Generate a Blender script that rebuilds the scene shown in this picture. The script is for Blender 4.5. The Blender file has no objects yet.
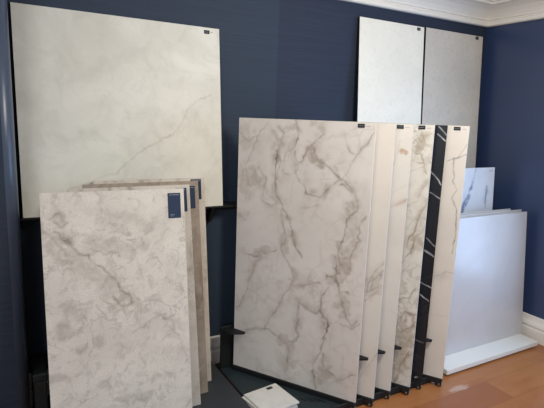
import bpy, bmesh, math, random
import numpy as np
from mathutils import Vector, Matrix

random.seed(7)
C = bpy.context.scene.collection
SC = bpy.context.scene

STROKES = {
    'R0': [
        ('v', 0.012, 0.35, [(0.146, 1.461), (0.095, 1.365), (0.07, 1.284), (0.026, 1.192)]),
        ('v', 0.01, 0.55, [(0.258, 1.497), (0.285, 1.468), (0.255, 1.36), (0.277, 1.254), (0.254, 1.19)]),
        ('v', 0.013, 0.8, [(0.255, 1.368), (0.253, 1.291), (0.25, 1.197), (0.248, 1.126), (0.276, 1.085)]),
        ('v', 0.012, 0.8, [(0.366, 1.528), (0.377, 1.472)]),
        ('v', 0.008, 0.6, [(0.298, 1.363), (0.356, 1.389), (0.378, 1.45)]),
        ('v', 0.013, 0.55, [(0.521, 1.479), (0.477, 1.426), (0.425, 1.341), (0.386, 1.293), (0.38, 1.24), (0.391, 1.195), (0.433, 1.184)]),
        ('v', 0.012, 0.8, [(0.433, 1.184), (0.452, 1.148), (0.493, 1.134), (0.541, 1.142), (0.571, 1.175)]),
        ('v', 0.012, 0.4, [(0.571, 1.175), (0.622, 1.232)]),
        ('v', 0.014, 0.6, [(0.479, 1.389), (0.498, 1.332), (0.547, 1.306), (0.604, 1.267), (0.637, 1.233), (0.708, 1.197), (0.726, 1.148)]),
        ('b', 0.035, 0.98, [(0.455, 1.373), (0.474, 1.33), (0.515, 1.318)]),
        ('v', 0.01, 0.5, [(0.637, 1.233), (0.665, 1.272), (0.698, 1.332), (0.764, 1.435), (0.802, 1.492)]),
        ('v', 0.008, 0.4, [(0.637, 1.463), (0.663, 1.415), (0.71, 1.376)]),
        ('v', 0.008, 0.45, [(0.307, 1.363), (0.284, 1.301), (0.304, 1.233), (0.33, 1.228)]),
        ('v', 0.01, 0.45, [(0.357, 1.367), (0.372, 1.307), (0.372, 1.247)]),
        ('b', 0.07, 0.65, [(0.092, 1.174), (0.091, 1.198)]),
        ('b', 0.06, 0.45, [(0.037, 1.456), (0.048, 1.394)]),
        ('b', 0.03, 0.52, [(0.454, 1.534), (0.519, 1.508)]),
        ('b', 0.02, 0.65, [(0.28, 1.392), (0.225, 1.465)]),
        ('v', 0.013, 0.85, [(0.246, 1.167), (0.258, 1.105), (0.295, 1.054), (0.342, 0.981), (0.372, 0.897), (0.402, 0.822), (0.438, 0.78)]),
        ('v', 0.01, 0.5, [(0.269, 1.059), (0.225, 1.045), (0.17, 1.063)]),
        ('v', 0.01, 0.5, [(0.296, 1.03), (0.296, 0.95), (0.321, 0.874), (0.306, 0.806), (0.326, 0.761)]),
        ('v', 0.012, 0.4, [(0.326, 0.761), (0.373, 0.703)]),
        ('v', 0.013, 0.6, [(0.639, 1.206), (0.708, 1.184), (0.735, 1.129), (0.746, 1.079), (0.688, 1.035), (0.686, 0.959), (0.66, 0.887), (0.656, 0.818), (0.676, 0.759)]),
        ('b', 0.04, 0.72, [(0.699, 1.11), (0.708, 1.081)]),
        ('v', 0.013, 0.6, [(0.791, 1.063), (0.761, 0.97), (0.757, 0.918), (0.716, 0.851), (0.707, 0.765)]),
        ('b', 0.025, 0.65, [(0.66, 0.887), (0.678, 0.844), (0.715, 0.873)]),
        ('v', 0.01, 0.4, [(0.004, 0.977), (0.062, 0.943), (0.08, 0.987)]),
        ('v', 0.012, 0.55, [(0.049, 0.747), (0.145, 0.729), (0.28, 0.789)]),
        ('b', 0.03, 0.65, [(0.126, 0.743), (0.217, 0.783)]),
        ('b', 0.035, 0.65, [(0.673, 0.805), (0.684, 0.761)]),
        ('v', 0.009, 0.3, [(0.432, 1.047), (0.513, 1.08)]),
        ('b', 0.05, 0.5, [(0.72, 1.024), (0.742, 0.923), (0.701, 0.856)]),
        ('b', 0.03, 0.45, [(0.239, 1.119), (0.277, 1.076)]),
        ('b', 0.025, 0.5, [(0.312, 0.872), (0.333, 0.794)]),
        ('b', 0.025, 0.55, [(0.254, 1.19), (0.238, 1.141)]),
        ('b', 0.02, 0.5, [(0.267, 1.482), (0.367, 1.501)]),
        ('b', 0.05, 0.4, [(0.034, 1.233), (0.076, 1.091)]),
        ('v', 0.008, 0.45, [(0.009, 1.455), (0.066, 1.411), (0.138, 1.438), (0.189, 1.494)]),
        ('v', 0.008, 0.45, [(0.144, 1.258), (0.183, 1.183), (0.169, 1.085)]),
        ('v', 0.012, 0.45, [(0.182, 0.746), (0.128, 0.669), (0.093, 0.585), (0.077, 0.485), (0.021, 0.384)]),
        ('v', 0.013, 0.5, [(0.326, 0.754), (0.373, 0.697), (0.385, 0.634), (0.353, 0.561)]),
        ('v', 0.014, 0.45, [(0.353, 0.561), (0.286, 0.444), (0.218, 0.298)]),
        ('v', 0.008, 0.5, [(0.554, 0.651), (0.43, 0.601), (0.387, 0.601)]),
        ('b', 0.03, 0.59, [(0.377, 0.615), (0.391, 0.684)]),
        ('v', 0.014, 0.7, [(0.64, 0.824), (0.654, 0.734), (0.652, 0.639)]),
        ('v', 0.011, 1.0, [(0.647, 0.677), (0.652, 0.639), (0.662, 0.606)]),
        ('b', 0.03, 0.5, [(0.562, 0.523), (0.616, 0.438)]),
        ('b', 0.03, 0.45, [(0.427, 0.493), (0.426, 0.341)]),
        ('b', 0.03, 0.45, [(0.092, 0.628), (0.165, 0.709)]),
        ('v', 0.009, 0.7, [(0.593, 0.69), (0.633, 0.69), (0.671, 0.721)]),
        ('v', 0.008, 0.7, [(0.662, 0.609), (0.709, 0.619)]),
        ('v', 0.012, 0.7, [(0.596, 0.643), (0.567, 0.573), (0.563, 0.507), (0.531, 0.467), (0.462, 0.484), (0.418, 0.508)]),
        ('v', 0.014, 1.0, [(0.56, 0.498), (0.574, 0.461), (0.607, 0.449), (0.622, 0.399), (0.598, 0.335)]),
        ('b', 0.03, 0.65, [(0.581, 0.471), (0.617, 0.422)]),
        ('v', 0.014, 0.55, [(0.418, 0.499), (0.431, 0.41), (0.423, 0.289)]),
        ('v', 0.013, 0.5, [(0.67, 0.611), (0.692, 0.52), (0.745, 0.437), (0.788, 0.487)]),
        ('b', 0.04, 0.65, [(0.69, 0.552), (0.709, 0.508)]),
        ('b', 0.045, 0.78, [(0.673, 0.799), (0.694, 0.718)]),
        ('v', 0.01, 0.45, [(0.085, 0.237), (0.161, 0.278), (0.256, 0.298), (0.331, 0.265)]),
        ('v', 0.011, 0.5, [(0.218, 0.295), (0.294, 0.279), (0.341, 0.239), (0.43, 0.271), (0.434, 0.349)]),
        ('b', 0.03, 0.65, [(0.322, 0.251), (0.395, 0.244)]),
        ('v', 0.013, 0.5, [(0.441, 0.384), (0.437, 0.298), (0.378, 0.223), (0.374, 0.125), (0.36, 0.041)]),
        ('b', 0.03, 0.52, [(0.38, 0.197), (0.393, 0.113)]),
        ('v', 0.013, 0.55, [(0.593, 0.421), (0.613, 0.361), (0.578, 0.251), (0.532, 0.153), (0.566, 0.008)]),
        ('v', 0.012, 0.55, [(0.587, 0.237), (0.609, 0.15), (0.687, 0.106), (0.796, 0.156)]),
        ('b', 0.05, 0.72, [(0.588, 0.084), (0.618, 0.136)]),
        ('v', 0.012, 0.5, [(0.681, 0.443), (0.746, 0.427), (0.797, 0.471)]),
    ],
    'R1': [
        ('v', 0.007, 0.6, [(0.802, 0.794), (0.759, 0.748), (0.727, 0.664), (0.721, 0.613), (0.776, 0.654), (0.792, 0.735), (0.753, 0.698), (0.739, 0.627)]),
        ('v', 0.006, 0.5, [(0.715, 0.562), (0.751, 0.6), (0.786, 0.637)]),
        ('v', 0.006, 0.5, [(0.814, 0.768), (0.77, 0.721), (0.74, 0.676)]),
        ('b', 0.05, 0.5, [(0.762, 0.71), (0.749, 0.629)]),
        ('v', 0.012, 0.3, [(0.804, 0.281), (0.718, 0.11)]),
    ],
    'R2': [
        ('b', 0.014, 1.0, [(0.752, 1.392), (0.775, 1.381)]),
        ('v', 0.007, 0.6, [(0.718, 1.08), (0.763, 1.105), (0.803, 1.134)]),
        ('v', 0.006, 0.35, [(0.716, 1.156), (0.791, 1.211)]),
        ('v', 0.006, 0.35, [(0.718, 1.316), (0.744, 1.446)]),
    ],
    'R3': [
        ('b', 0.03, 0.6, [(0.739, 1.448), (0.763, 1.486), (0.725, 1.41)]),
        ('v', 0.008, 0.7, [(0.709, 1.381), (0.747, 1.365), (0.757, 1.3), (0.784, 1.264)]),
        ('v', 0.008, 0.7, [(0.723, 1.326), (0.76, 1.319)]),
        ('v', 0.009, 0.55, [(0.698, 1.067), (0.741, 1.117), (0.796, 1.228)]),
        ('v', 0.009, 0.7, [(0.717, 0.847), (0.754, 0.972), (0.775, 1.053), (0.797, 1.114)]),
        ('v', 0.007, 0.6, [(0.713, 0.785), (0.769, 0.915), (0.802, 0.959)]),
        ('b', 0.04, 0.5, [(0.75, 0.912), (0.793, 0.859)]),
        ('v', 0.01, 0.7, [(0.708, 0.411), (0.744, 0.461), (0.794, 0.452), (0.79, 0.388), (0.725, 0.329)]),
        ('v', 0.008, 0.6, [(0.69, 0.512), (0.746, 0.546), (0.779, 0.615)]),
        ('b', 0.06, 0.6, [(0.743, 0.355), (0.75, 0.271), (0.742, 0.138)]),
        ('v', 0.008, 0.6, [(0.746, 0.441), (0.74, 0.386), (0.792, 0.357)]),
        ('v', 0.008, 0.6, [(0.712, -0.004), (0.742, 0.138), (0.785, 0.216)]),
    ],
    'R4': [
        ('v', 0.0036, 1.0, [(0.755, 1.525), (0.805, 1.48)]),
        ('v', 0.0036, 1.0, [(0.755, 1.483), (0.799, 1.448)]),
        ('v', 0.0042, 1.0, [(0.738, 1.276), (0.773, 1.24), (0.804, 1.204)]),
        ('v', 0.0024, 0.8, [(0.743, 1.159), (0.802, 1.126)]),
        ('v', 0.0024, 0.7, [(0.749, 0.889), (0.801, 0.846)]),
        ('v', 0.0024, 0.7, [(0.745, 0.821), (0.802, 0.789)]),
        ('v', 0.003, 0.9, [(0.739, 0.816), (0.8, 0.786)]),
        ('v', 0.0042, 1.0, [(0.733, 0.621), (0.804, 0.594)]),
        ('v', 0.0024, 0.8, [(0.744, 0.545), (0.796, 0.514)]),
        ('v', 0.0024, 0.5, [(0.729, 0.259), (0.79, 0.253)]),
        ('b', 0.006, 0.7, [(0.761, 0.017), (0.772, 0.023)]),
    ],
    'R5': [
        ('v', 0.006, 0.8, [(0.701, 1.332), (0.755, 1.356), (0.807, 1.379)]),
        ('v', 0.0062, 1.0, [(0.736, 1.354), (0.738, 1.296), (0.751, 1.247), (0.744, 1.217), (0.768, 1.17), (0.75, 1.118), (0.779, 1.061), (0.789, 0.92), (0.782, 0.795)]),
        ('v', 0.005, 0.4, [(0.801, 1.436), (0.755, 1.356)]),
        ('v', 0.01, 0.5, [(0.712, 0.646), (0.758, 0.682), (0.806, 0.679)]),
        ('v', 0.006, 0.2, [(0.716, 0.396), (0.794, 0.404)]),
    ],
    'TT': [
        ('v', 0.012, 0.9, [(0.381, 1.225), (0.36, 1.139), (0.316, 1.045), (0.266, 0.961), (0.249, 0.895)]),
        ('v', 0.01, 0.8, [(0.29, 1.017), (0.264, 0.923)]),
        ('b', 0.02, 0.9, [(0.318, 1.026), (0.269, 0.932)]),
        ('v', 0.008, 0.8, [(0.521, 1.094), (0.517, 1.016), (0.519, 0.927)]),
        ('b', 0.012, 0.8, [(0.515, 1.036), (0.515, 0.967)]),
    ],
    'L0': [
        ('v', 0.008, 0.7, [(0.042, 1.029), (0.088, 0.995), (0.14, 0.923), (0.19, 0.91)]),
        ('v', 0.007, 0.9, [(0.061, 1.005), (0.14, 0.915), (0.19, 0.913), (0.224, 0.863), (0.267, 0.832), (0.316, 0.747)]),
        ('v', 0.01, 0.45, [(-0.008, 1.091), (0.009, 1.039), (0.059, 0.968), (0.097, 0.904), (0.124, 0.879)]),
        ('b', 0.03, 0.45, [(0.019, 0.979), (0.083, 0.898)]),
        ('b', 0.03, 0.5, [(0.045, 1.095), (0.078, 1.071)]),
        ('v', 0.006, 0.5, [(0.025, 1.089), (0.059, 1.105), (0.099, 1.077), (0.077, 1.056), (0.044, 1.073)]),
        ('v', 0.007, 0.7, [(0.288, 0.808), (0.315, 0.733), (0.353, 0.712), (0.37, 0.67), (0.32, 0.669), (0.277, 0.723)]),
        ('b', 0.035, 0.5, [(0.329, 0.692), (0.289, 0.666)]),
        ('b', 0.04, 0.6, [(0.069, 0.608), (0.068, 0.578)]),
        ('b', 0.02, 0.6, [(0.12, 0.499), (0.134, 0.489)]),
        ('b', 0.025, 0.5, [(0.018, 0.39), (0.072, 0.378)]),
        ('b', 0.02, 0.45, [(0.293, 0.233), (0.427, 0.226)]),
        ('v', 0.005, 0.5, [(0.484, 0.603), (0.555, 0.508), (0.596, 0.476)]),
        ('v', 0.004, 0.4, [(0.556, 0.542), (0.618, 0.361)]),
        ('v', 0.004, 0.4, [(0.361, 0.542), (0.509, 0.6)]),
        ('b', 0.02, 0.5, [(0.201, 0.538), (0.222, 0.503)]),
        ('b', 0.05, 0.4, [(0.098, 0.919), (0.193, 0.833), (0.279, 0.76)]),
        ('b', 0.04, 0.35, [(0.214, 0.969), (0.362, 0.909), (0.426, 0.951)]),
        ('b', 0.03, 0.3, [(0.293, 1.087), (0.415, 1.048)]),
        ('v', 0.004, 0.5, [(0.364, 0.972), (0.412, 0.976), (0.426, 0.943), (0.386, 0.922), (0.363, 0.948)]),
        ('v', 0.004, 0.4, [(0.29, 1.009), (0.336, 1.022), (0.365, 0.996)]),
        ('v', 0.004, 0.4, [(0.439, 0.869), (0.488, 0.88), (0.518, 0.828)]),
        ('v', 0.004, 0.5, [(0.199, 0.948), (0.256, 0.911), (0.301, 0.915)]),
        ('b', 0.03, 0.45, [(0.141, 0.642), (0.101, 0.679)]),
        ('b', 0.025, 0.45, [(0.352, 0.688), (0.412, 0.631)]),
        ('b', 0.02, 0.5, [(0.379, 0.245), (0.41, 0.205)]),
    ],
    'W1': [
        ('v', 0.005, 0.55, [(1.0, 0.648), (0.896, 0.596), (0.845, 0.546), (0.805, 0.463), (0.743, 0.404), (0.622, 0.334), (0.53, 0.289), (0.461, 0.212), (0.341, 0.171), (0.227, 0.132)]),
        ('b', 0.06, 0.3, [(0.039, 0.557), (0.147, 0.5)]),
        ('b', 0.05, 0.3, [(0.869, 0.524), (0.994, 0.382)]),
        ('b', 0.05, 0.25, [(0.273, 0.693), (0.441, 0.769)]),
    ],
}

# ------------------------------------------------------------------ helpers
def srgb(r, g, b):
    def f(c):
        c /= 255.0
        return c / 12.92 if c <= 0.04045 else ((c + 0.055) / 1.055) ** 2.4
    return (f(r), f(g), f(b), 1.0)

class NT:
    """small helper around a material node tree"""
    def __init__(self, name):
        self.m = bpy.data.materials.new(name)
        self.m.use_nodes = True
        self.t = self.m.node_tree
        self.b = self.t.nodes['Principled BSDF']
    def n(self, kind, **kw):
        nd = self.t.nodes.new(kind)
        for k, v in kw.items():
            setattr(nd, k, v)
        return nd
    def l(self, a, b):
        self.t.links.new(a, b)
    def coord(self, scale=(1, 1, 1), loc=(0, 0, 0), space='Object'):
        tc = self.n('ShaderNodeTexCoord')
        mp = self.n('ShaderNodeMapping')
        mp.inputs['Scale'].default_value = scale
        mp.inputs['Location'].default_value = loc
        self.l(tc.outputs[space], mp.inputs['Vector'])
        return mp.outputs['Vector']
    def noise(self, vec, scale, detail=4, rough=0.55, dist=0.0):
        nd = self.n('ShaderNodeTexNoise')
        nd.inputs['Scale'].default_value = scale
        nd.inputs['Detail'].default_value = detail
        nd.inputs['Roughness'].default_value = rough
        nd.inputs['Distortion'].default_value = dist
        self.l(vec, nd.inputs['Vector'])
        return nd.outputs['Fac']
    def ramp(self, fac, lo, hi, a=0.0, b=1.0):
        nd = self.n('ShaderNodeMapRange')
        nd.interpolation_type = 'SMOOTHSTEP'
        nd.inputs['From Min'].default_value = lo
        nd.inputs['From Max'].default_value = hi
        nd.inputs['To Min'].default_value = a
        nd.inputs['To Max'].default_value = b
        self.l(fac, nd.inputs['Value'])
        return nd.outputs['Result']
    def math(self, op, a, b=None):
        nd = self.n('ShaderNodeMath', operation=op)
        for i, v in enumerate((a, b)):
            if v is None:
                continue
            if isinstance(v, (int, float)):
                nd.inputs[i].default_value = v
            else:
                self.l(v, nd.inputs[i])
        return nd.outputs[0]
    def mix(self, fac, a, b):
        nd = self.n('ShaderNodeMix', data_type='RGBA')
        for key, v in ((0, fac), (6, a), (7, b)):
            if isinstance(v, (int, float)):
                nd.inputs[key].default_value = v
            elif isinstance(v, tuple):
                nd.inputs[key].default_value = v
            else:
                self.l(v, nd.inputs[key])
        return nd.outputs[2]
    def bump(self, h, strength=0.1, dist=0.002):
        nd = self.n('ShaderNodeBump')
        nd.inputs['Strength'].default_value = strength
        nd.inputs['Distance'].default_value = dist
        self.l(h, nd.inputs['Height'])
        self.l(nd.outputs['Normal'], self.b.inputs['Normal'])
    def color(self, c):
        if isinstance(c, tuple):
            self.b.inputs['Base Color'].default_value = c
        else:
            self.l(c, self.b.inputs['Base Color'])
    def rough(self, r, spec=0.5):
        self.b.inputs['Roughness'].default_value = r
        self.b.inputs['Specular IOR Level'].default_value = spec

def plain(name, col, rough=0.5, spec=0.5, metal=0.0, vary=0.06, scale=30):
    t = NT(name)
    v = t.coord()
    f = t.noise(v, scale, 3)
    dark = tuple(c * (1 - vary * 2) for c in col[:3]) + (1.0,)
    lite = tuple(min(1, c * (1 + vary * 2)) for c in col[:3]) + (1.0,)
    t.color(t.mix(f, dark, lite))
    t.rough(rough, spec)
    t.b.inputs['Metallic'].default_value = metal
    return t.m

def stone(name, base, base2, vein, blob, fine=0.3, fine_col=None, fine_scale=9.0, grain=0.0,
          rough=0.35, spec=0.4, cloud_scale=3.0, web=0.0, web_scale=6.0, ridge=0.0, ridge_scale=7.0, ridge_col=None, bump=0.0):
    """porcelain face: cloudy base, traced veins and patches from mesh attributes, hairline ridges"""
    t = NT(name)
    v = t.coord()
    cl = t.ramp(t.noise(v, cloud_scale, 6, 0.6, 0.6), 0.32, 0.68)
    col = t.mix(cl, base, base2)
    if fine_col:
        f = t.ramp(t.noise(v, fine_scale, 8, 0.68, 0.8), 0.46, 0.72, 0.0, fine)
        col = t.mix(f, col, fine_col)
    if ridge > 0:
        rn = t.noise(v, ridge_scale, 5, 0.55, 0.6)
        rr = t.math('ABSOLUTE', t.math('SUBTRACT', rn, 0.5))
        rm = t.ramp(rr, 0.0, 0.022, ridge, 0.0)
        rm = t.math('MULTIPLY', rm, t.ramp(t.noise(v, 4.0, 2), 0.42, 0.62))
        col = t.mix(rm, col, ridge_col or vein)
    if web > 0:
        wn = t.n('ShaderNodeTexNoise')
        wn.inputs['Scale'].default_value = 7.0
        wn.inputs['Detail'].default_value = 4
        t.l(v, wn.inputs['Vector'])
        wv = t.n('ShaderNodeVectorMath', operation='MULTIPLY_ADD')
        wv.inputs[1].default_value = (0.22, 0.22, 0.22)
        t.l(wn.outputs['Color'], wv.inputs[0])
        t.l(v, wv.inputs[2])
        vo = t.n('ShaderNodeTexVoronoi', feature='DISTANCE_TO_EDGE')
        vo.inputs['Scale'].default_value = web_scale
        t.l(wv.outputs[0], vo.inputs['Vector'])
        wm = t.ramp(vo.outputs['Distance'], 0.0, 0.09, web, 0.0)
        wm = t.math('MULTIPLY', wm, t.ramp(t.noise(v, 5.0, 3), 0.42, 0.62))
        col = t.mix(wm, col, blob)
    ab = t.n('ShaderNodeAttribute', attribute_name='patch')
    av = t.n('ShaderNodeAttribute', attribute_name='vein')
    br = t.ramp(t.noise(v, 26.0, 6, 0.65, 0.5), 0.3, 0.62, 0.45, 1.3)
    pb = t.math('MULTIPLY', ab.outputs['Fac'], br)
    col = t.mix(pb, col, blob)
    vb = t.math('MULTIPLY', av.outputs['Fac'], t.ramp(t.noise(v, 20.0, 5, 0.6, 0.4), 0.25, 0.65, 0.55, 1.3))
    col = t.mix(vb, col, vein)
    if grain > 0:
        g = t.noise(v, 160.0, 3, 0.7)
        col = t.mix(t.ramp(g, 0.35, 0.7, 0, grain), col, fine_col or blob)
    t.color(col)
    t.rough(rough, spec)
    if bump > 0:
        t.bump(t.noise(v, 45.0, 5, 0.7), bump, 0.003)
    return t.m

def link(name, me, parent=None, mats=()):
    o = bpy.data.objects.new(name, me)
    C.objects.link(o)
    for m in mats:
        me.materials.append(m)
    if parent is not None:
        o.parent = parent
    return o

def tag(o, label=None, cat=None, group=None, kind=None):
    for k, v in (('label', label), ('category', cat), ('group', group), ('kind', kind)):
        if v:
            o[k] = v
    return o

def empty(name, loc, rz=0.0):
    o = bpy.data.objects.new(name, None)
    o.empty_display_size = 0.1
    o.location = loc
    o.rotation_euler = (0, 0, rz)
    C.objects.link(o)
    return o

def add_box(bm, x0, x1, y0, y1, z0, z1, mat=0):
    vs = [bm.verts.new(p) for p in ((x0, y0, z0), (x1, y0, z0), (x1, y1, z0), (x0, y1, z0),
                                    (x0, y0, z1), (x1, y0, z1), (x1, y1, z1), (x0, y1, z1))]
    fs = []
    for idx in ((3, 2, 1, 0), (4, 5, 6, 7), (0, 1, 5, 4), (1, 2, 6, 5), (2, 3, 7, 6), (3, 0, 4, 7)):
        f = bm.faces.new([vs[i] for i in idx])
        f.material_index = mat
        fs.append(f)
    return vs, fs

def finish(name, bm, mats, parent=None, bevel=0.0, seg=2):
    me = bpy.data.meshes.new(name)
    if bevel > 0:
        bmesh.ops.bevel(bm, geom=list(bm.edges), offset=bevel, segments=seg, affect='EDGES', profile=0.7)
    bmesh.ops.recalc_face_normals(bm, faces=bm.faces)
    bm.to_mesh(me)
    bm.free()
    return link(name, me, parent, mats)

def box_obj(name, dims, mats, parent=None, bevel=0.0, seg=2):
    bm = bmesh.new()
    add_box(bm, *dims)
    return finish(name, bm, mats if isinstance(mats, (list, tuple)) else [mats], parent, bevel, seg)

def cyl(bm, c, axis, r, depth, n=20, mat=0):
    axis = Vector(axis).normalized()
    rot = Vector((0, 0, 1)).rotation_difference(axis).to_matrix().to_4x4()
    ret = bmesh.ops.create_cone(bm, cap_ends=True, segments=n, radius1=r, radius2=r, depth=depth,
                                matrix=Matrix.Translation(c) @ rot)
    for v in ret['verts']:
        for f in v.link_faces:
            f.material_index = mat

def sweep(name, profile, path, normals, mats, parent=None):
    """sweep a closed (d, z) profile along corners; normals = mitred offset direction at every corner"""
    bm = bmesh.new()
    rings = []
    for p, nrm in zip(path, normals):
        rings.append([bm.verts.new((p[0] + nrm[0] * d, p[1] + nrm[1] * d, z)) for d, z in profile])
    k = len(profile)
    for a, b in zip(rings, rings[1:]):
        for i in range(k):
            bm.faces.new((a[i], a[(i + 1) % k], b[(i + 1) % k], b[i]))
    bm.faces.new(rings[0])
    bm.faces.new(list(reversed(rings[-1])))
    return finish(name, bm, mats, parent)

# --------------------------------------------------------- traced stone veins
def value_noise(x, y, cell, seed):
    rng = np.random.RandomState(seed)
    g = rng.rand(64, 64) * 2 - 1
    xi = x / cell + 7.3
    yi = y / cell + 5.1
    x0 = np.floor(xi).astype(int)
    y0 = np.floor(yi).astype(int)
    fx = xi - x0
    fy = yi - y0
    fx = fx * fx * (3 - 2 * fx)
    fy = fy * fy * (3 - 2 * fy)
    a = g[x0 % 64, y0 % 64]
    b = g[(x0 + 1) % 64, y0 % 64]
    c = g[x0 % 64, (y0 + 1) % 64]
    d = g[(x0 + 1) % 64, (y0 + 1) % 64]
    return (a * (1 - fx) + b * fx) * (1 - fy) + (c * (1 - fx) + d * fx) * fy

def vein_fields(us, vs, strokes, seed, warp=1.0):
    core_min = 0.6 * float(us[1] - us[0])
    U, V = np.meshgrid(us, vs)
    wx = (value_noise(U, V, 0.06, seed) * 0.010 + value_noise(U, V, 0.022, seed + 1) * 0.007) * warp
    wy = (value_noise(U, V, 0.06, seed + 2) * 0.010 + value_noise(U, V, 0.022, seed + 3) * 0.007) * warp
    X = U + wx
    Y = V + wy
    vein = np.zeros_like(U)
    patch = np.zeros_like(U)
    for typ, w, s, pts in strokes:
        best = np.full_like(U, 9.0)
        for (ax, ay), (bx, by) in zip(pts, pts[1:]):
            dx, dy = bx - ax, by - ay
            L = dx * dx + dy * dy + 1e-9
            t = np.clip(((X - ax) * dx + (Y - ay) * dy) / L, 0, 1)
            best = np.minimum(best, np.hypot(X - ax - t * dx, Y - ay - t * dy))
        if typ == 'v':
            # a sharp dark core, broken up along its length, with a wide soft stain on one side
            brk = 0.75 + 0.5 * value_noise(U, V, 0.035, seed + 5)
            vein = np.maximum(vein, s * brk * np.exp(-(best / max(w * 0.30, core_min)) ** 2))
            if w > 0.0065:
                wide = w * (2.2 + 1.6 * value_noise(U, V, 0.05, seed + 6))
                blot = np.clip(0.55 + 1.1 * value_noise(U, V, 0.045, seed + 9), 0.12, 1.2)
                patch = np.maximum(patch, 0.85 * s * blot * np.exp(-(best / np.maximum(wide, 0.004)) ** 2))
        else:
            edge = best + value_noise(U, V, 0.03, seed + 7) * 0.45 * w + value_noise(U, V, 0.012, seed + 8) * 0.2 * w
            patch = np.maximum(patch, s / (1 + np.exp((edge - w * 0.8) / (w * 0.14))))
    return vein, patch

def random_strokes(n, w, h, rnd, umax, width=0.009, strength=0.5):
    out = []
    for _ in range(n):
        x, y = rnd.uniform(0.02, umax), rnd.uniform(0, h)
        ang = rnd.uniform(0.5, 2.2)
        pts = [(x, y)]
        for _k in range(rnd.randint(4, 9)):
            ang += rnd.uniform(-0.6, 0.6)
            x = min(umax, x + math.cos(ang) * 0.07)
            y += math.sin(ang) * 0.08
            pts.append((x, y))
        out.append(('v', width, strength * rnd.uniform(0.6, 1.1), pts))
    return out

def make_slab(name, br, phi, lean, w, h, z, t, face, edge, strokes, seed, res=0.0065, warp=1.0):
    """upright sheet: local x along its width, z up, front face at y = 0, thickness t behind"""
    nx, nz = max(2, int(w / res)), max(2, int(h / res))
    us = np.linspace(0, w, nx + 1)
    vs = np.linspace(0, h, nz + 1)
    U, V = np.meshgrid(us, vs)
    nv = U.size
    co = [(float(a), 0.0, float(b)) for a, b in zip(U.ravel(), V.ravel())]
    idx = lambda i, j: j * (nx + 1) + i
    faces = [(idx(i, j), idx(i + 1, j), idx(i + 1, j + 1), idx(i, j + 1)) for j in range(nz) for i in range(nx)]
    nfront = len(faces)
    # back corners
    b0 = nv
    co += [(0, t, 0), (w, t, 0), (w, t, h), (0, t, h)]
    faces += [(b0 + 1, b0, b0 + 3, b0 + 2)]
    faces += [tuple([idx(i, 0) for i in range(nx, -1, -1)] + [b0, b0 + 1])]
    faces += [tuple([idx(i, nz) for i in range(nx + 1)] + [b0 + 2, b0 + 3])]
    faces += [tuple([idx(0, j) for j in range(nz + 1)] + [b0 + 3, b0])]
    faces += [tuple([idx(nx, j) for j in range(nz, -1, -1)] + [b0 + 1, b0 + 2])]
    me = bpy.data.meshes.new(name)
    me.from_pydata(co, [], faces)
    vein, patch = vein_fields(us, vs, strokes, seed, warp) if strokes else (np.zeros_like(U), np.zeros_like(U))
    for nm, arr in (('vein', vein), ('patch', patch)):
        at = me.attributes.new(nm, 'FLOAT', 'POINT')
        at.data.foreach_set('value', np.concatenate([arr.ravel(), np.zeros(4)]).astype(np.float32))
    o = link(name, me, None, [face, edge])
    mi = np.zeros(len(faces), dtype=np.int32)
    mi[nfront:] = 1
    me.polygons.foreach_set('material_index', mi)
    me.update()
    u = Vector((math.cos(phi), math.sin(phi), 0))
    o.location = Vector((br[0], br[1], z + t * math.sin(lean))) - u * w
    o.rotation_euler = (-lean, 0, phi)          # XYZ order: lean first, then turn
    return o

def make_tag(slab, u0, v0, u1, v1, mat, ink, lines, label=None, caption=None):
    tg = box_obj('label_tag', (u0, u1, -0.0015, -0.0001, v0, v1), mat, slab)
    if label:
        tg['label'] = label
    if lines:
        # fractions of the tag: a heading near the top and small print near the foot
        for nm, grp in (('lettering', [q for q in lines if q[2] > 0.3]), ('small_print', [q for q in lines if q[2] <= 0.3])):
            if not grp:
                continue
            bm = bmesh.new()
            for a0, a1, b0, b1 in grp:
                add_box(bm, u0 + (u1 - u0) * a0, u0 + (u1 - u0) * a1, -0.0021, -0.0014,
                        v0 + (v1 - v0) * b0, v0 + (v1 - v0) * b1)
            finish(nm, bm, [ink], tg)
    if caption:
        bm = bmesh.new()
        for a0, a1, b0, b1 in caption:
            add_box(bm, a0, a1, -0.0006, -0.0001, b0, b1)
        finish('printed_caption', bm, [M['caption']], slab)
    return tg

# ---------------------------------------------------------------- materials
M = {}
def navy(name, horizontal_axis):
    t = NT(name)
    sc = (1.2, 1.2, 90.0)
    v = t.coord(sc)
    fib = t.noise(v, 1.6, 5, 0.6)
    v2 = t.coord((1, 1, 1))
    cl = t.noise(v2, 1.3, 3, 0.5)
    a, b = srgb(40, 49, 64), srgb(49, 58, 75)
    col = t.mix(t.ramp(fib, 0.3, 0.7), a, b)
    col = t.mix(t.ramp(cl, 0.35, 0.65, 0, 0.35), col, srgb(39, 51, 65))
    if horizontal_axis:
        # the drops of the wall covering differ a little in tone; a seam shows where two meet
        sp = t.n('ShaderNodeSeparateXYZ')
        tc = t.n('ShaderNodeTexCoord')
        t.l(tc.outputs['Object'], sp.inputs[0])
        k = t.ramp(sp.outputs['X'], 1.546, 1.550)
        col = t.mix(k, t.mix(0.4, col, srgb(52, 66, 82)), t.mix(0.25, col, srgb(36, 42, 62)))
    t.color(col)
    t.rough(0.7, 0.3)
    t.bump(fib, 0.25, 0.001)
    return t.m

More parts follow.
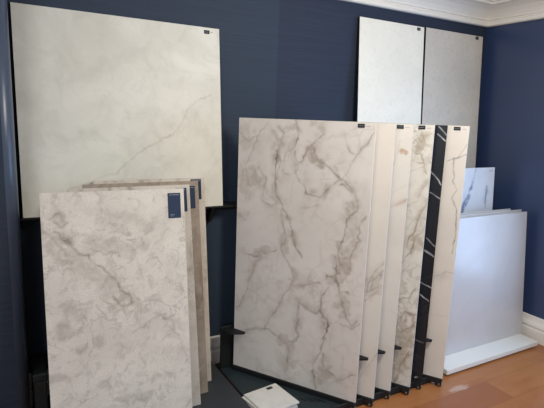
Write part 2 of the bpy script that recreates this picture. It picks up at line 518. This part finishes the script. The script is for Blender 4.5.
M['wall_back'] = navy('navy_grasscloth_back', True)
M['wall_side'] = plain('navy_satin_paint', srgb(47, 62, 96), 0.30, 0.6, vary=0.03, scale=2)
M['wall_left'] = navy('navy_grasscloth_side', False)
M['pilaster'] = plain('navy_corner_lit_tone', srgb(70, 81, 99), 0.3, 0.5)  # paler than the wall navy: light catching the corner put into the colour
M['trim'] = plain('white_gloss_trim', srgb(234, 229, 220), 0.45, 0.4, vary=0.015)
M['ceiling'] = plain('ceiling_paint', srgb(232, 229, 224), 0.8, 0.2, vary=0.01)
M['black'] = plain('black_powder_coat', srgb(24, 26, 28), 0.55, 0.4)
M['teal'] = plain('dark_teal_board', srgb(38, 50, 54), 0.5, 0.35, vary=0.08, scale=18)
M['charcoal'] = plain('charcoal_laminate', srgb(56, 59, 63), 0.5, 0.35)
M['ply'] = plain('plywood_edge', srgb(120, 94, 68), 0.7, 0.2, vary=0.15, scale=60)
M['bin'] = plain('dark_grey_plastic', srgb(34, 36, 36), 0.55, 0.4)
M['white_board'] = plain('white_lacquer', srgb(224, 219, 208), 0.25, 0.5, vary=0.01)
M['steel'] = plain('dull_steel', srgb(150, 145, 138), 0.4, 0.5, 0.8)
M['tag_black'] = plain('black_card', srgb(28, 28, 30), 0.6, 0.3)
M['tag_navy'] = plain('navy_card', srgb(40, 54, 78), 0.6, 0.3)
M['ink'] = plain('pale_ink', srgb(200, 204, 208), 0.7, 0.2)
M['ink_soft'] = plain('soft_pale_ink', srgb(120, 130, 145), 0.7, 0.2)
M['caption'] = plain('grey_print', srgb(170, 165, 158), 0.7, 0.2)
M['edge_white'] = plain('porcelain_edge_white', srgb(206, 202, 197), 0.6, 0.3, vary=0.02)
M['edge_warm'] = plain('porcelain_edge_warm', srgb(204, 196, 186), 0.6, 0.3, vary=0.05)
M['edge_black'] = plain('porcelain_edge_black', srgb(26, 27, 29), 0.5, 0.3)
M['mark'] = plain('dark_mark', srgb(22, 28, 30), 0.6, 0.3)

# wood floor: boards along x, 17 cm wide
def wood():
    t = NT('oiled_timber_boards')
    tc = t.n('ShaderNodeTexCoord')
    mp = t.n('ShaderNodeMapping')
    mp.inputs['Location'].default_value = (-2.603 + 1.9 * 2 - 0.703, -1.565 + 0.19 * 10, 0)
    t.l(tc.outputs['Object'], mp.inputs['Vector'])
    bk = t.n('ShaderNodeTexBrick')
    bk.offset = 0.37
    bk.offset_frequency = 2
    bk.inputs['Scale'].default_value = 1.0
    bk.inputs['Brick Width'].default_value = 1.9
    bk.inputs['Row Height'].default_value = 0.19
    bk.inputs['Mortar Size'].default_value = 0.0012
    bk.inputs['Mortar Smooth'].default_value = 0.3
    bk.inputs['Bias'].default_value = 0.0
    bk.inputs['Color1'].default_value = srgb(142, 84, 48)
    bk.inputs['Color2'].default_value = srgb(172, 115, 66)
    bk.inputs['Mortar'].default_value = srgb(96, 58, 34)
    t.l(mp.outputs['Vector'], bk.inputs['Vector'])
    v = t.coord((1.5, 22, 1))
    g = t.ramp(t.noise(v, 2.2, 6, 0.6, 0.7), 0.3, 0.7)
    col = t.mix(t.math('MULTIPLY', g, 0.4), bk.outputs['Color'], srgb(150, 88, 50))
    v2 = t.coord((1, 2.2, 1))
    pat = t.ramp(t.noise(v2, 3.5, 5, 0.65), 0.45, 0.7, 0, 0.45)
    col = t.mix(pat, col, srgb(142, 80, 40))
    # one irregular whitish patch in front of the white plinth
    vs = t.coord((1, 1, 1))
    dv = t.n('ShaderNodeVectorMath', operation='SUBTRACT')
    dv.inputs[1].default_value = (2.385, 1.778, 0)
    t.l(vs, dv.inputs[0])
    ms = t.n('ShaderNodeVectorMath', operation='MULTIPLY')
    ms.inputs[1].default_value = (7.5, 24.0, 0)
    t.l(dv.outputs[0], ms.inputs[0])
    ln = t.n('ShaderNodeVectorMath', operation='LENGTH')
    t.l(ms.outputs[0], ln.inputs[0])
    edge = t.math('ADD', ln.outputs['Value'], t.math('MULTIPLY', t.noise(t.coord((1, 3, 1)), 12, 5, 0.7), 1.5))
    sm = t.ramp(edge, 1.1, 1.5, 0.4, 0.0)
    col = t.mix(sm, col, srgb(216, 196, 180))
    t.color(col)
    t.rough(0.33, 0.4)
    return t.m
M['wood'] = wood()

# ---------------------------------------------------------------- the room
WX, WY, CZ = 3.465, 2.712, 2.612
LX, FY = 0.07, 2.38
def structure(o):
    o['kind'] = 'structure'
    return o

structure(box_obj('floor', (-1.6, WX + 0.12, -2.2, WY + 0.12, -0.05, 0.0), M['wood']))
structure(box_obj('ceiling', (-1.6, WX + 0.12, -2.2, WY + 0.12, CZ, CZ + 0.05), M['ceiling']))
structure(box_obj('wall_back', (-1.6, WX + 0.12, WY, WY + 0.12, 0.0, CZ), M['wall_back']))
structure(box_obj('wall_right', (WX, WX + 0.12, -2.2, WY, 0.0, CZ), M['wall_side']))
# projecting pier at the left with a rounded corner coloured as if lit
bm = bmesh.new()
pts = [(-1.6, FY)]
r = 0.05
for k in range(9):
    a = math.radians(-90 + 90 * k / 8)
    pts.append((LX - r + r * math.cos(a), FY + r + r * math.sin(a)))
pts += [(LX, WY), (-1.6, WY)]
lo = [bm.verts.new((x, y, 0)) for x, y in pts]
hi = [bm.verts.new((x, y, CZ)) for x, y in pts]
n = len(pts)
for i in range(n):
    f = bm.faces.new((lo[i], lo[(i + 1) % n], hi[(i + 1) % n], hi[i]))
    f.smooth = 0 < i < 10
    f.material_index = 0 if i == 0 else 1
bm.faces.new(list(reversed(lo)))
bm.faces.new(hi)
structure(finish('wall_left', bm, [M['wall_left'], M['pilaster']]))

COR = [(0.0, 2.357), (0.022, 2.357), (0.03, 2.364), (0.03, 2.384), (0.022, 2.392), (0.022, 2.399), (0.034, 2.402),
       (0.036, 2.414), (0.05, 2.438), (0.075, 2.464), (0.11, 2.484), (0.14, 2.492), (0.143, 2.505), (0.16, 2.508),
       (0.166, 2.527), (0.185, 2.549), (0.215, 2.559), (0.218, 2.574), (0.24, 2.577), (0.255, 2.592), (0.255, CZ), (0.0, CZ)]
BAS = [(0.0, 0.0), (0.024, 0.0), (0.024, 0.088), (0.02, 0.093), (0.013, 0.096), (0.013, 0.104), (0.022, 0.108),
       (0.024, 0.118), (0.021, 0.135), (0.014, 0.15), (0.011, 0.165), (0.011, 0.18), (0.006, 0.187), (0.0, 0.187)]
path = [(LX, WY), (WX, WY), (WX, -2.2)]
nrm = [(0, -1), (-1, -1), (-1, 0)]
structure(sweep('trim_1', COR, path, nrm, [M['trim']]))
structure(sweep('baseboard_back', BAS, path[:2], [(0, -1), (-1, -1)], [M['trim']]))
structure(sweep('baseboard_right', BAS, path[1:], [(-1, -1), (-1, 0)], [M['trim']]))

# ---------------------------------------------------------------- wall ledge
lg = empty('wall_ledge', (0, WY, 1.068))
tag(lg, 'long narrow black metal ledge fixed along the back wall under the hung slabs', 'ledge')
lo_z = -0.011
bm = bmesh.new()
add_box(bm, LX + 0.01, 3.43, -0.118, -0.001, -0.012, -0.004)
add_box(bm, LX + 0.01, 3.43, -0.008, -0.001, -0.05, -0.012)
finish('shelf_plate', bm, [M['black']], lg)
for bx in (0.32, 1.099, 1.9, 2.6, 3.25):
    bm = bmesh.new()
    pr = [(-0.10, -0.012), (-0.008, -0.012), (-0.008, -0.115), (-0.03, -0.115)]
    a = [bm.verts.new((bx - 0.011, y, z)) for y, z in pr]
    b = [bm.verts.new((bx + 0.011, y, z)) for y, z in pr]
    for i in range(4):
        bm.faces.new((a[i], a[(i + 1) % 4], b[(i + 1) % 4], b[i]))
    bm.faces.new(list(reversed(a)))
    bm.faces.new(b)
    finish('bracket', bm, [M['black']], lg)

# ---------------------------------------------------------------- hung slabs
G_WALL = 'slabs leaning on the wall ledge'
M['cream'] = stone('cream_limestone_porcelain', srgb(222, 220, 209), srgb(208, 206, 194), srgb(176, 168, 154),
                   srgb(196, 194, 182), 0.55, srgb(192, 190, 177), 7.0, cloud_scale=3.0, ridge=0.15, ridge_scale=5,
                   ridge_col=srgb(186, 181, 168), rough=0.45)
M['pale_plain'] = stone('pale_textured_porcelain', srgb(244, 239, 224), srgb(236, 231, 216), srgb(200, 198, 190),
                        srgb(210, 208, 200), 0.3, srgb(208, 206, 198), 28.0, grain=0.2, rough=0.6, bump=0.25)
M['grey_plain'] = stone('grey_textured_porcelain', srgb(214, 206, 192), srgb(202, 195, 182), srgb(150, 147, 141),
                        srgb(160, 156, 150), 0.35, srgb(164, 159, 152), 30.0, grain=0.3, rough=0.6, bump=0.3)
CAPL = [(0.12, 0.88, 0.42, 0.56)]
s = make_slab('stone_tile', (1.148, 2.598), 0.0, 0.100, 1.057, 1.018, 1.065, 0.009, M['cream'], M['edge_white'],
              STROKES['W1'], 11)
tag(s, 'large square cream stone slab on the wall ledge, left, above the stack of beige slabs', 'slab', G_WALL)
make_tag(s, 0.964, 0.983, 0.997, 1.003, M['tag_black'], M['ink_soft'], [(0.1, 0.75, 0.42, 0.55)],
         'small black label near the top right corner', [(1.003, 1.018, 0.991, 0.996)])
s = make_slab('stone_tile', (2.749, 2.600), 0.0, 0.07, 0.597, 1.210, 1.0645, 0.016, M['pale_plain'], M['edge_black'],
              [], 12, 0.05)
tag(s, 'tall off-white textured slab on the wall ledge, left one of the pair near the corner', 'slab', G_WALL)
make_tag(s, 0.526, 1.181, 0.559, 1.202, M['tag_black'], M['ink_soft'], CAPL)
s = make_slab('stone_tile', (3.383, 2.600), 0.0, 0.062, 0.624, 1.210, 1.0645, 0.016, M['grey_plain'], M['edge_black'],
              [], 13, 0.05)
tag(s, 'tall grey textured slab on the wall ledge, right one of the pair, beside the corner', 'slab', G_WALL)
make_tag(s, 0.538, 1.182, 0.573, 1.205, M['tag_black'], M['ink_soft'], CAPL)

# ------------------------------------------------------- left plinth and stack
pl = empty('display_plinth', (0.65, 2.13, 0.0))
tag(pl, 'low charcoal plinth with a raw plywood edge under the stack of beige slabs', 'plinth')
box_obj('top_panel', (-0.488, 0.462, -0.75, 0.555, 0.044, 0.05), M['charcoal'], pl)
e = box_obj('core_board', (-0.488, 0.462, -0.75, 0.555, 0.0, 0.044), M['ply'], pl)
e['label'] = 'raw plywood edge'

G_LEFT = 'beige slabs stacked on the charcoal plinth'
def beige(name, a, b, dk, seedcol):
    return stone(name, a, b, srgb(118, 107, 97), srgb(168, 157, 146), 0.7, dk, 18.0, grain=0.35, ridge=0.5,
                 ridge_scale=8.0, ridge_col=srgb(150, 138, 126), cloud_scale=5.0, rough=0.5)
M['beige'] = beige('beige_marbled_porcelain', srgb(226, 219, 207), srgb(211, 204, 193), srgb(172, 164, 152), 0)
M['beige_warm'] = beige('warm_beige_porcelain', srgb(214, 206, 195), srgb(203, 195, 183), srgb(182, 172, 158), 1)
M['brown'] = stone('taupe_veined_porcelain', srgb(166, 153, 138), srgb(144, 131, 116), srgb(110, 96, 82),
                   srgb(130, 116, 100), 0.6, srgb(122, 106, 90), 12.0, ridge=0.5, ridge_scale=9,
                   ridge_col=srgb(196, 182, 166), cloud_scale=5, rough=0.5)
LB = [(0.772, 2.059, -0.033, 0.148, 0.634, 1.2), (0.882, 2.239, 0.0, 0.171, 0.605, 1.19),
      (0.961, 2.331, 0.0, 0.162, 0.605, 1.195), (1.024, 2.435, 0.0, 0.13, 0.605, 1.197)]
LM = [M['beige'], M['beige_warm'], M['brown'], M['beige_warm']]
LL = ['beige marbled slab with a wide navy label, front of the stack on the charcoal plinth',
      'beige slab directly behind the front slab of the left stack, a thin strip showing',
      'taupe brown slab in the left stack between two lighter beige slabs',
      'beige slab at the back of the left stack, its edge against the dark wall']
TG = [(0.554, 1.058, 0.616, 1.179), (0.527, 1.047, 0.587, 1.173), (0.524, 1.043, 0.584, 1.168), (0.523, 1.073, 0.5845, 1.189)]
rnd = random.Random(3)
for k in range(4):
    st = STROKES['L0'] if k == 0 else random_strokes(14, 0.6, 1.19, rnd, 0.6, 0.007, 0.6)
    s = make_slab('stone_tile', LB[k][:2], LB[k][2], LB[k][3], LB[k][4], LB[k][5], 0.0502, 0.010, LM[k], M['edge_warm'], st, 20 + k,
                  0.006 if k == 0 else 0.012)
    tag(s, LL[k], 'slab', G_LEFT)
    a = TG[k]
    lines = [(0.14, 0.32, 0.91, 0.945), (0.36, 0.56, 0.91, 0.945), (0.60, 0.88, 0.91, 0.945),
             (0.16, 0.48, 0.125, 0.155), (0.16, 0.38, 0.075, 0.10)]
    make_tag(s, a[0], a[1], a[2], a[3], M['tag_navy'], M['ink_soft'], lines, 'navy label card with pale lettering')

# dark bin in the shade behind the stack
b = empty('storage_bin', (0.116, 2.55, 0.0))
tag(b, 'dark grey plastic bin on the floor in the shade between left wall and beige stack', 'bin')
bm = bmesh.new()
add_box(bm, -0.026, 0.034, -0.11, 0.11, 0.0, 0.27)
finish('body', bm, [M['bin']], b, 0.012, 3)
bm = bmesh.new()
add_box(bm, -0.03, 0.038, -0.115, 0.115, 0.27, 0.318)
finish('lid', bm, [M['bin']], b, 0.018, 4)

# ---------------------------------------------------------------- slab rack
rk = empty('slab_rack', (1.75, 2.25, 0.0))
tag(rk, 'low black steel rack on a dark teal board holding six tall angled slabs', 'rack')
ox, oy = 1.75, 2.25
bm = bmesh.new()
add_box(bm, 1.146 - ox, 2.285 - ox, 1.915 - oy, 2.66 - oy, 0.0, 0.02)
finish('base_board', bm, [M['teal']], rk, 0.002, 1)
bm = bmesh.new()
add_box(bm, 1.146 - ox, 2.285 - ox, 1.902 - oy, 1.9148 - oy, 0.004, 0.044)
finish('front_rail', bm, [M['black']], rk, 0.001, 1)
# faint dark diagonal strokes on the board in front of the slabs
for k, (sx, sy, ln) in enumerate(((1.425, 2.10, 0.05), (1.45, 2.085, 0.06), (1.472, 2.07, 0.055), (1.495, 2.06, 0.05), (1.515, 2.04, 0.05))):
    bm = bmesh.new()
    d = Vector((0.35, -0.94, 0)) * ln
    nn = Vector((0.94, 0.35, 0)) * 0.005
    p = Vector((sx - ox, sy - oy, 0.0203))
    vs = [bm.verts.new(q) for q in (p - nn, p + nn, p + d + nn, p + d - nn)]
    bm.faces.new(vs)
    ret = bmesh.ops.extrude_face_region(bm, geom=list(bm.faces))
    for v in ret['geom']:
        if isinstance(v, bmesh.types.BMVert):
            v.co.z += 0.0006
    finish('board_stroke', bm, [M['mark']], rk)
RPHI = math.radians(-57.5)
U = Vector((math.cos(RPHI), math.sin(RPHI), 0))
NB = Vector((-math.sin(RPHI), math.cos(RPHI), 0))            # away from the viewer
RB = [(1.653, 1.879), (1.771, 1.865), (1.911, 1.881), (2.049, 1.862), (2.160, 1.873), (2.302, 1.842)]
RW, RH, RT = 0.803, 1.534, 0.009
bm = bmesh.new()
add_box(bm, 1.146 - ox, 1.95 - ox, 2.585 - oy, 2.60 - oy, 0.02, 0.30)
finish('rear_rail', bm, [M['black']], rk, 0.002, 1)

def oriented_box(bm, origin, u0, u1, n0, n1, z0, z1, taper=1.0):
    """box along the slab direction; the far (u1) end can be tapered in height"""
    zm = z0
    vs = []
    for z_lo_hi in (0, 1):
        for (u, nn) in ((u0, n0), (u1, n0), (u1, n1), (u0, n1)):
            top = z1 if u == u0 else z0 + (z1 - z0) * taper
            z = z0 if z_lo_hi == 0 else top
            if u == u1 and z_lo_hi == 0:
                z = z0 + (z1 - z0) * (1 - taper) * 0.55
            if u == u1 and z_lo_hi == 1:
                z = z1 - (z1 - z0) * (1 - taper) * 0.45
            p = origin + U * u + NB * nn
            vs.append(bm.verts.new((p.x, p.y, z)))
    for idx in ((3, 2, 1, 0), (4, 5, 6, 7), (0, 1, 5, 4), (1, 2, 6, 5), (2, 3, 7, 6), (3, 0, 4, 7)):
        bm.faces.new([vs[i] for i in idx])

TIP = [0.09, 0.760, 0.760, 0.738, 0.76, 0.722]
for k in range(6):
    o0 = Vector((RB[k][0] - ox, RB[k][1] - oy, 0)) - U * RW
    bm = bmesh.new()
    oriented_box(bm, o0, -0.005, RW - 0.002, -0.012, 0.022, 0.02, 0.05)
    sh = finish('shoe', bm, [M['black']], rk)
    # rounded foot under the front end of the shoe, with a bolt head
    c = o0 + U * (RW - 0.022) + NB * 0.004
    bm = bmesh.new()
    cyl(bm, (c.x, c.y, 0.0185), U, 0.0185, 0.036, 24)
    oriented_box(bm, o0, RW - 0.04, RW - 0.004, -0.0145, 0.0225, 0.0185, 0.049)
    ft = finish('foot', bm, [M['black']], rk)
    bm = bmesh.new()
    p = c + U * 0.0195
    cyl(bm, (p.x, p.y, 0.018), U, 0.007, 0.006, 12)
    p = c - NB * 0.0195 + U * 0.006
    cyl(bm, (p.x, p.y, 0.018), NB, 0.006, 0.006, 12)
    finish('bolt', bm, [M['steel']], ft)
    # flat tapered divider finger that runs in front of this slab
    bm = bmesh.new()
    ua, ub, uc = (-0.06, 0.02, 0.088) if k == 0 else (0.0, TIP[k] - 0.075, TIP[k])
    out = [(ua, -0.075), (ub, -0.075), (uc, -0.028), (uc, -0.012), (ub, -0.003), (ua, -0.003)]
    lo = []
    hi = []
    for uu, nn in out:
        p = o0 + U * uu + NB * nn
        lo.append(bm.verts.new((p.x, p.y, 0.284)))
        hi.append(bm.verts.new((p.x, p.y, 0.294)))
    for i in range(6):
        bm.faces.new((lo[i], lo[(i + 1) % 6], hi[(i + 1) % 6], hi[i]))
    bm.faces.new(list(reversed(lo)))
    bm.faces.new(hi)
    finish('divider', bm, [M['black']], rk)

G_RACK = 'tall slabs standing in the black rack'
M['calacatta'] = stone('white_brown_veined_porcelain', srgb(228, 223, 218), srgb(219, 213, 207), srgb(116, 102, 92),
                       srgb(182, 171, 161), 0.3, srgb(196, 186, 177), 9.0, cloud_scale=2.6, ridge=0.22, ridge_scale=6,
                       ridge_col=srgb(168, 155, 146), rough=0.3, web=0.28, web_scale=6.5)
M['ivory_swirl'] = stone('ivory_swirl_porcelain', srgb(228, 222, 213), srgb(224, 217, 208), srgb(140, 130, 120),
                         srgb(186, 177, 168), 0.15, srgb(206, 199, 190), 5.0, rough=0.35)
M['white_rust'] = stone('white_rust_spot_porcelain', srgb(226, 221, 213), srgb(219, 213, 205), srgb(170, 152, 134),
                        srgb(190, 164, 142), 0.25, srgb(204, 198, 190), 6.0, rough=0.35)
M['white_gold'] = stone('white_gold_network_porcelain', srgb(226, 222, 214), srgb(212, 208, 200), srgb(118, 95, 70),
                        srgb(158, 144, 124), 0.5, srgb(180, 178, 168), 10.0, ridge=0.5, ridge_scale=7,
                        ridge_col=srgb(136, 124, 106), rough=0.35, web=0.4, web_scale=9.0)
M['nero'] = stone('black_white_vein_porcelain', srgb(24, 25, 29), srgb(30, 31, 36), srgb(214, 214, 216),
                  srgb(190, 190, 192), 0.1, srgb(44, 45, 50), 10.0, ridge=0.10, ridge_scale=5,
                  ridge_col=srgb(120, 120, 124), rough=0.3)
M['white_hair'] = stone('white_single_vein_porcelain', srgb(228, 222, 215), srgb(221, 215, 208), srgb(128, 124, 122),
                        srgb(190, 185, 180), 0.1, srgb(206, 200, 194), 6.0, rough=0.35)
RM = ['calacatta', 'ivory_swirl', 'white_rust', 'white_gold', 'nero', 'white_hair']
RL = ['tall white marble slab with bold brown-grey veining, front of the rack, fully visible',
      'plain ivory slab with a grey swirl low down, second in the rack',
      'white slab with a small rust spot near its top, third in the rack',
      'white slab with a brown and green-grey vein network, just left of the black slab',
      'black marble slab with white streaks standing in the rack',
      'white slab with one long thin grey vein, right of the black slab in the rack']
for k in range(6):
    st = list(STROKES['R%d' % k])
    if k:
        st += random_strokes(9, RW, RH, rnd, 0.55, 0.007, 0.5)
    s = make_slab('stone_tile', RB[k], RPHI, 0.0, RW, RH, 0.0502, RT, M[RM[k]],
                  M['edge_black'] if k == 4 else M['edge_white'], st, 40 + k, 0.0055 if k == 0 else (0.0035 if k == 4 else 0.0045),
                  1.0 if k in (0, 3) else 0.3)
    tag(s, RL[k], 'slab', G_RACK)
    if k in (0, 2, 3, 5):
        u0 = {0: 0.7095, 2: 0.717, 3: 0.718, 5: 0.720}[k]
        make_tag(s, u0, 1.508, u0 + 0.0365, 1.5275, M['tag_black'], M['ink_soft'], CAPL,
                 'small black label in the top right corner',
                 [(u0 + 0.044 + 0.008 * j, u0 + 0.0495 + 0.008 * j, 1.514, 1.518) for j in range(3)])

# ---------------------------------------------------------------- sample tiles
G_S = 'square sample tiles stacked on the teal board'
M['sample'] = stone('pale_sample_porcelain', srgb(222, 220, 214), srgb(208, 206, 200), srgb(180, 178, 172),
                    srgb(190, 188, 182), 0.4, srgb(190, 188, 182), 12.0, rough=0.4)
SLAB_L = ['white square sample tile at the bottom of the small stack on the teal board',
          'white square sample tile second from the bottom of the small stack',
          'white square sample tile second from the top of the small stack',
          'white square sample tile with a black label, top of the small stack']
cx, cy = 1.247, 2.110
for k in range(4):
    zz = 0.0202 + 0.0103 * k
    bm = bmesh.new()
    add_box(bm, -0.110, 0.110, -0.112, 0.112, 0.0, 0.010)
    o = finish('sample_tile', bm, [M['sample']], None, 0.0006, 1)
    dx, dy, da = [(-0.004, 0.006, -2.0), (-0.013, -0.004, 1.5), (-0.010, 0.004, 3.5), (0.0, 0.0, 0.0)][k]
    o.location = (cx + dx, cy + dy, zz)
    o.rotation_euler = (0, 0, math.radians(6.5 + da))
    tag(o, SLAB_L[k], 'sample tile', G_S)
    if k == 3:
        bm = bmesh.new()
        add_box(bm, 0.030, 0.068, 0.076, 0.097, 0.0101, 0.0108)
        tg = finish('label_tag', bm, [M['tag_black']], o)
        tg['label'] = 'small black label'
        bm = bmesh.new()
        add_box(bm, 0.034, 0.064, 0.0855, 0.0875, 0.0107, 0.0111)
        finish('lettering', bm, [M['ink_soft']], tg)

# ---------------------------------------------------------------- white plinth
bm = bmesh.new()
add_box(bm, 2.418, 3.38, 1.903, 2.55, 0.014, 0.046)
bmesh.ops.bevel(bm, geom=list(bm.edges), offset=0.002, segments=2, affect='EDGES')
add_box(bm, 2.45, 3.35, 1.94, 2.53, 0.0, 0.0145)
wp = finish('white_plinth', bm, [M['white_board']])
tag(wp, 'low white lacquered plinth on the wood floor under the white tiles at right', 'plinth')
G_T = 'white tiles leaning on the white plinth'
M['frost'] = stone('pale_frost_porcelain', srgb(196, 189, 184), srgb(187, 180, 175), srgb(174, 168, 164),
                   srgb(200, 200, 206), 0.25, srgb(194, 195, 202), 10.0, rough=0.31, spec=0.75, cloud_scale=2.5)
M['arabescato'] = stone('white_blue_grey_vein_porcelain', srgb(224, 226, 230), srgb(214, 217, 223), srgb(104, 118, 140),
                        srgb(140, 152, 172), 0.12, srgb(196, 202, 212), 6.0, rough=0.3)
T = [((3.395, 2.047), 0.95, 0.929, 'front large pale tile of the white stack on the white plinth at right'),
     ((3.395, 2.092), 0.95, 0.937, 'pale tile just behind the front one on the white plinth, only its top edge showing'),
     ((3.313, 2.125), 0.87, 0.942, 'pale tile third from the front on the white plinth, top edge ending shorter')]
for k, (br, w, h, lab) in enumerate(T):
    s = make_slab('porcelain_tile', br, 0.0, 0.09, w, h, 0.0462, 0.010, M['frost'], M['edge_white'], [], 60 + k, 0.08)
    tag(s, lab, 'tile', G_T)
s = make_slab('porcelain_tile', (3.310, 2.30), 0.0, 0.065, 0.60, 1.232, 0.0462, 0.010, M['arabescato'], M['edge_white'],
              STROKES['TT'], 66, 0.006, 0.5)
tag(s, 'tall white tile with dark blue-grey streaks standing behind the pale tiles at right', 'tile', G_T)
bm = bmesh.new()
for j in range(3):
    add_box(bm, 0.535 + 0.014 * j, 0.545 + 0.014 * j, -0.0006, -0.0001, 1.203, 1.209)
finish('printed_caption', bm, [M['caption']], s)

# ---------------------------------------------------------------- light
w = bpy.data.worlds.new('room_daylight')
SC.world = w
w.use_nodes = True
w.node_tree.nodes['Background'].inputs['Color'].default_value = (0.85, 0.92, 1.0, 1)
w.node_tree.nodes['Background'].inputs['Strength'].default_value = 0.22

def area(name, loc, target, sx, sy, power, col, spread=180):
    l = bpy.data.lights.new(name, 'AREA')
    l.shape = 'RECTANGLE'
    l.size, l.size_y = sx, sy
    l.energy = power
    l.color = col
    l.spread = math.radians(spread)
    o = bpy.data.objects.new(name, l)
    C.objects.link(o)
    o.location = loc
    o.rotation_euler = (Vector(target) - Vector(loc)).to_track_quat('-Z', 'Y').to_euler()
    return o
area('side_window_light', (3.44, 0.92, 1.2), (2.44, 0.92, 1.2), 1.6, 1.5, 46, (0.40, 0.62, 1.0))
area('left_fill_light', (-1.3, -0.9, 1.85), (3.4, 1.9, 1.4), 1.5, 1.3, 46, (0.92, 0.95, 1.0))  # unseen fill added behind left to brighten the right wall
area('overhead_fill_light', (1.6, 0.7, 2.5), (1.7, 2.2, 0.6), 0.5, 0.5, 40, (1.0, 0.94, 0.82))  # added overhead fill with no visible fitting, lifts the upper slabs

# ---------------------------------------------------------------- camera
cam = bpy.data.cameras.new('camera')
cam.sensor_width = 36.0
cam.lens = 484.2 / 544 * 36.0
cam.clip_start = 0.02
co = bpy.data.objects.new('camera', cam)
C.objects.link(co)
yaw, pitch, roll = (math.radians(a) for a in (29.72, 10.30, 2.15))
f = Vector((math.sin(yaw) * math.cos(pitch), math.cos(yaw) * math.cos(pitch), -math.sin(pitch)))
rt = Vector((math.cos(yaw), -math.sin(yaw), 0))
up = rt.cross(f)
r2 = math.cos(roll) * rt + math.sin(roll) * up
u2 = -math.sin(roll) * rt + math.cos(roll) * up
m = Matrix((r2, u2, -f)).transposed()
co.matrix_world = Matrix.Translation((0, 0, 1.6)) @ m.to_4x4()
SC.camera = co

SC.view_settings.view_transform = 'Standard'
SC.view_settings.look = 'None'
SC.view_settings.gamma = 1.0
SC.view_settings.use_curve_mapping = False
SC.view_settings.exposure = -0.1
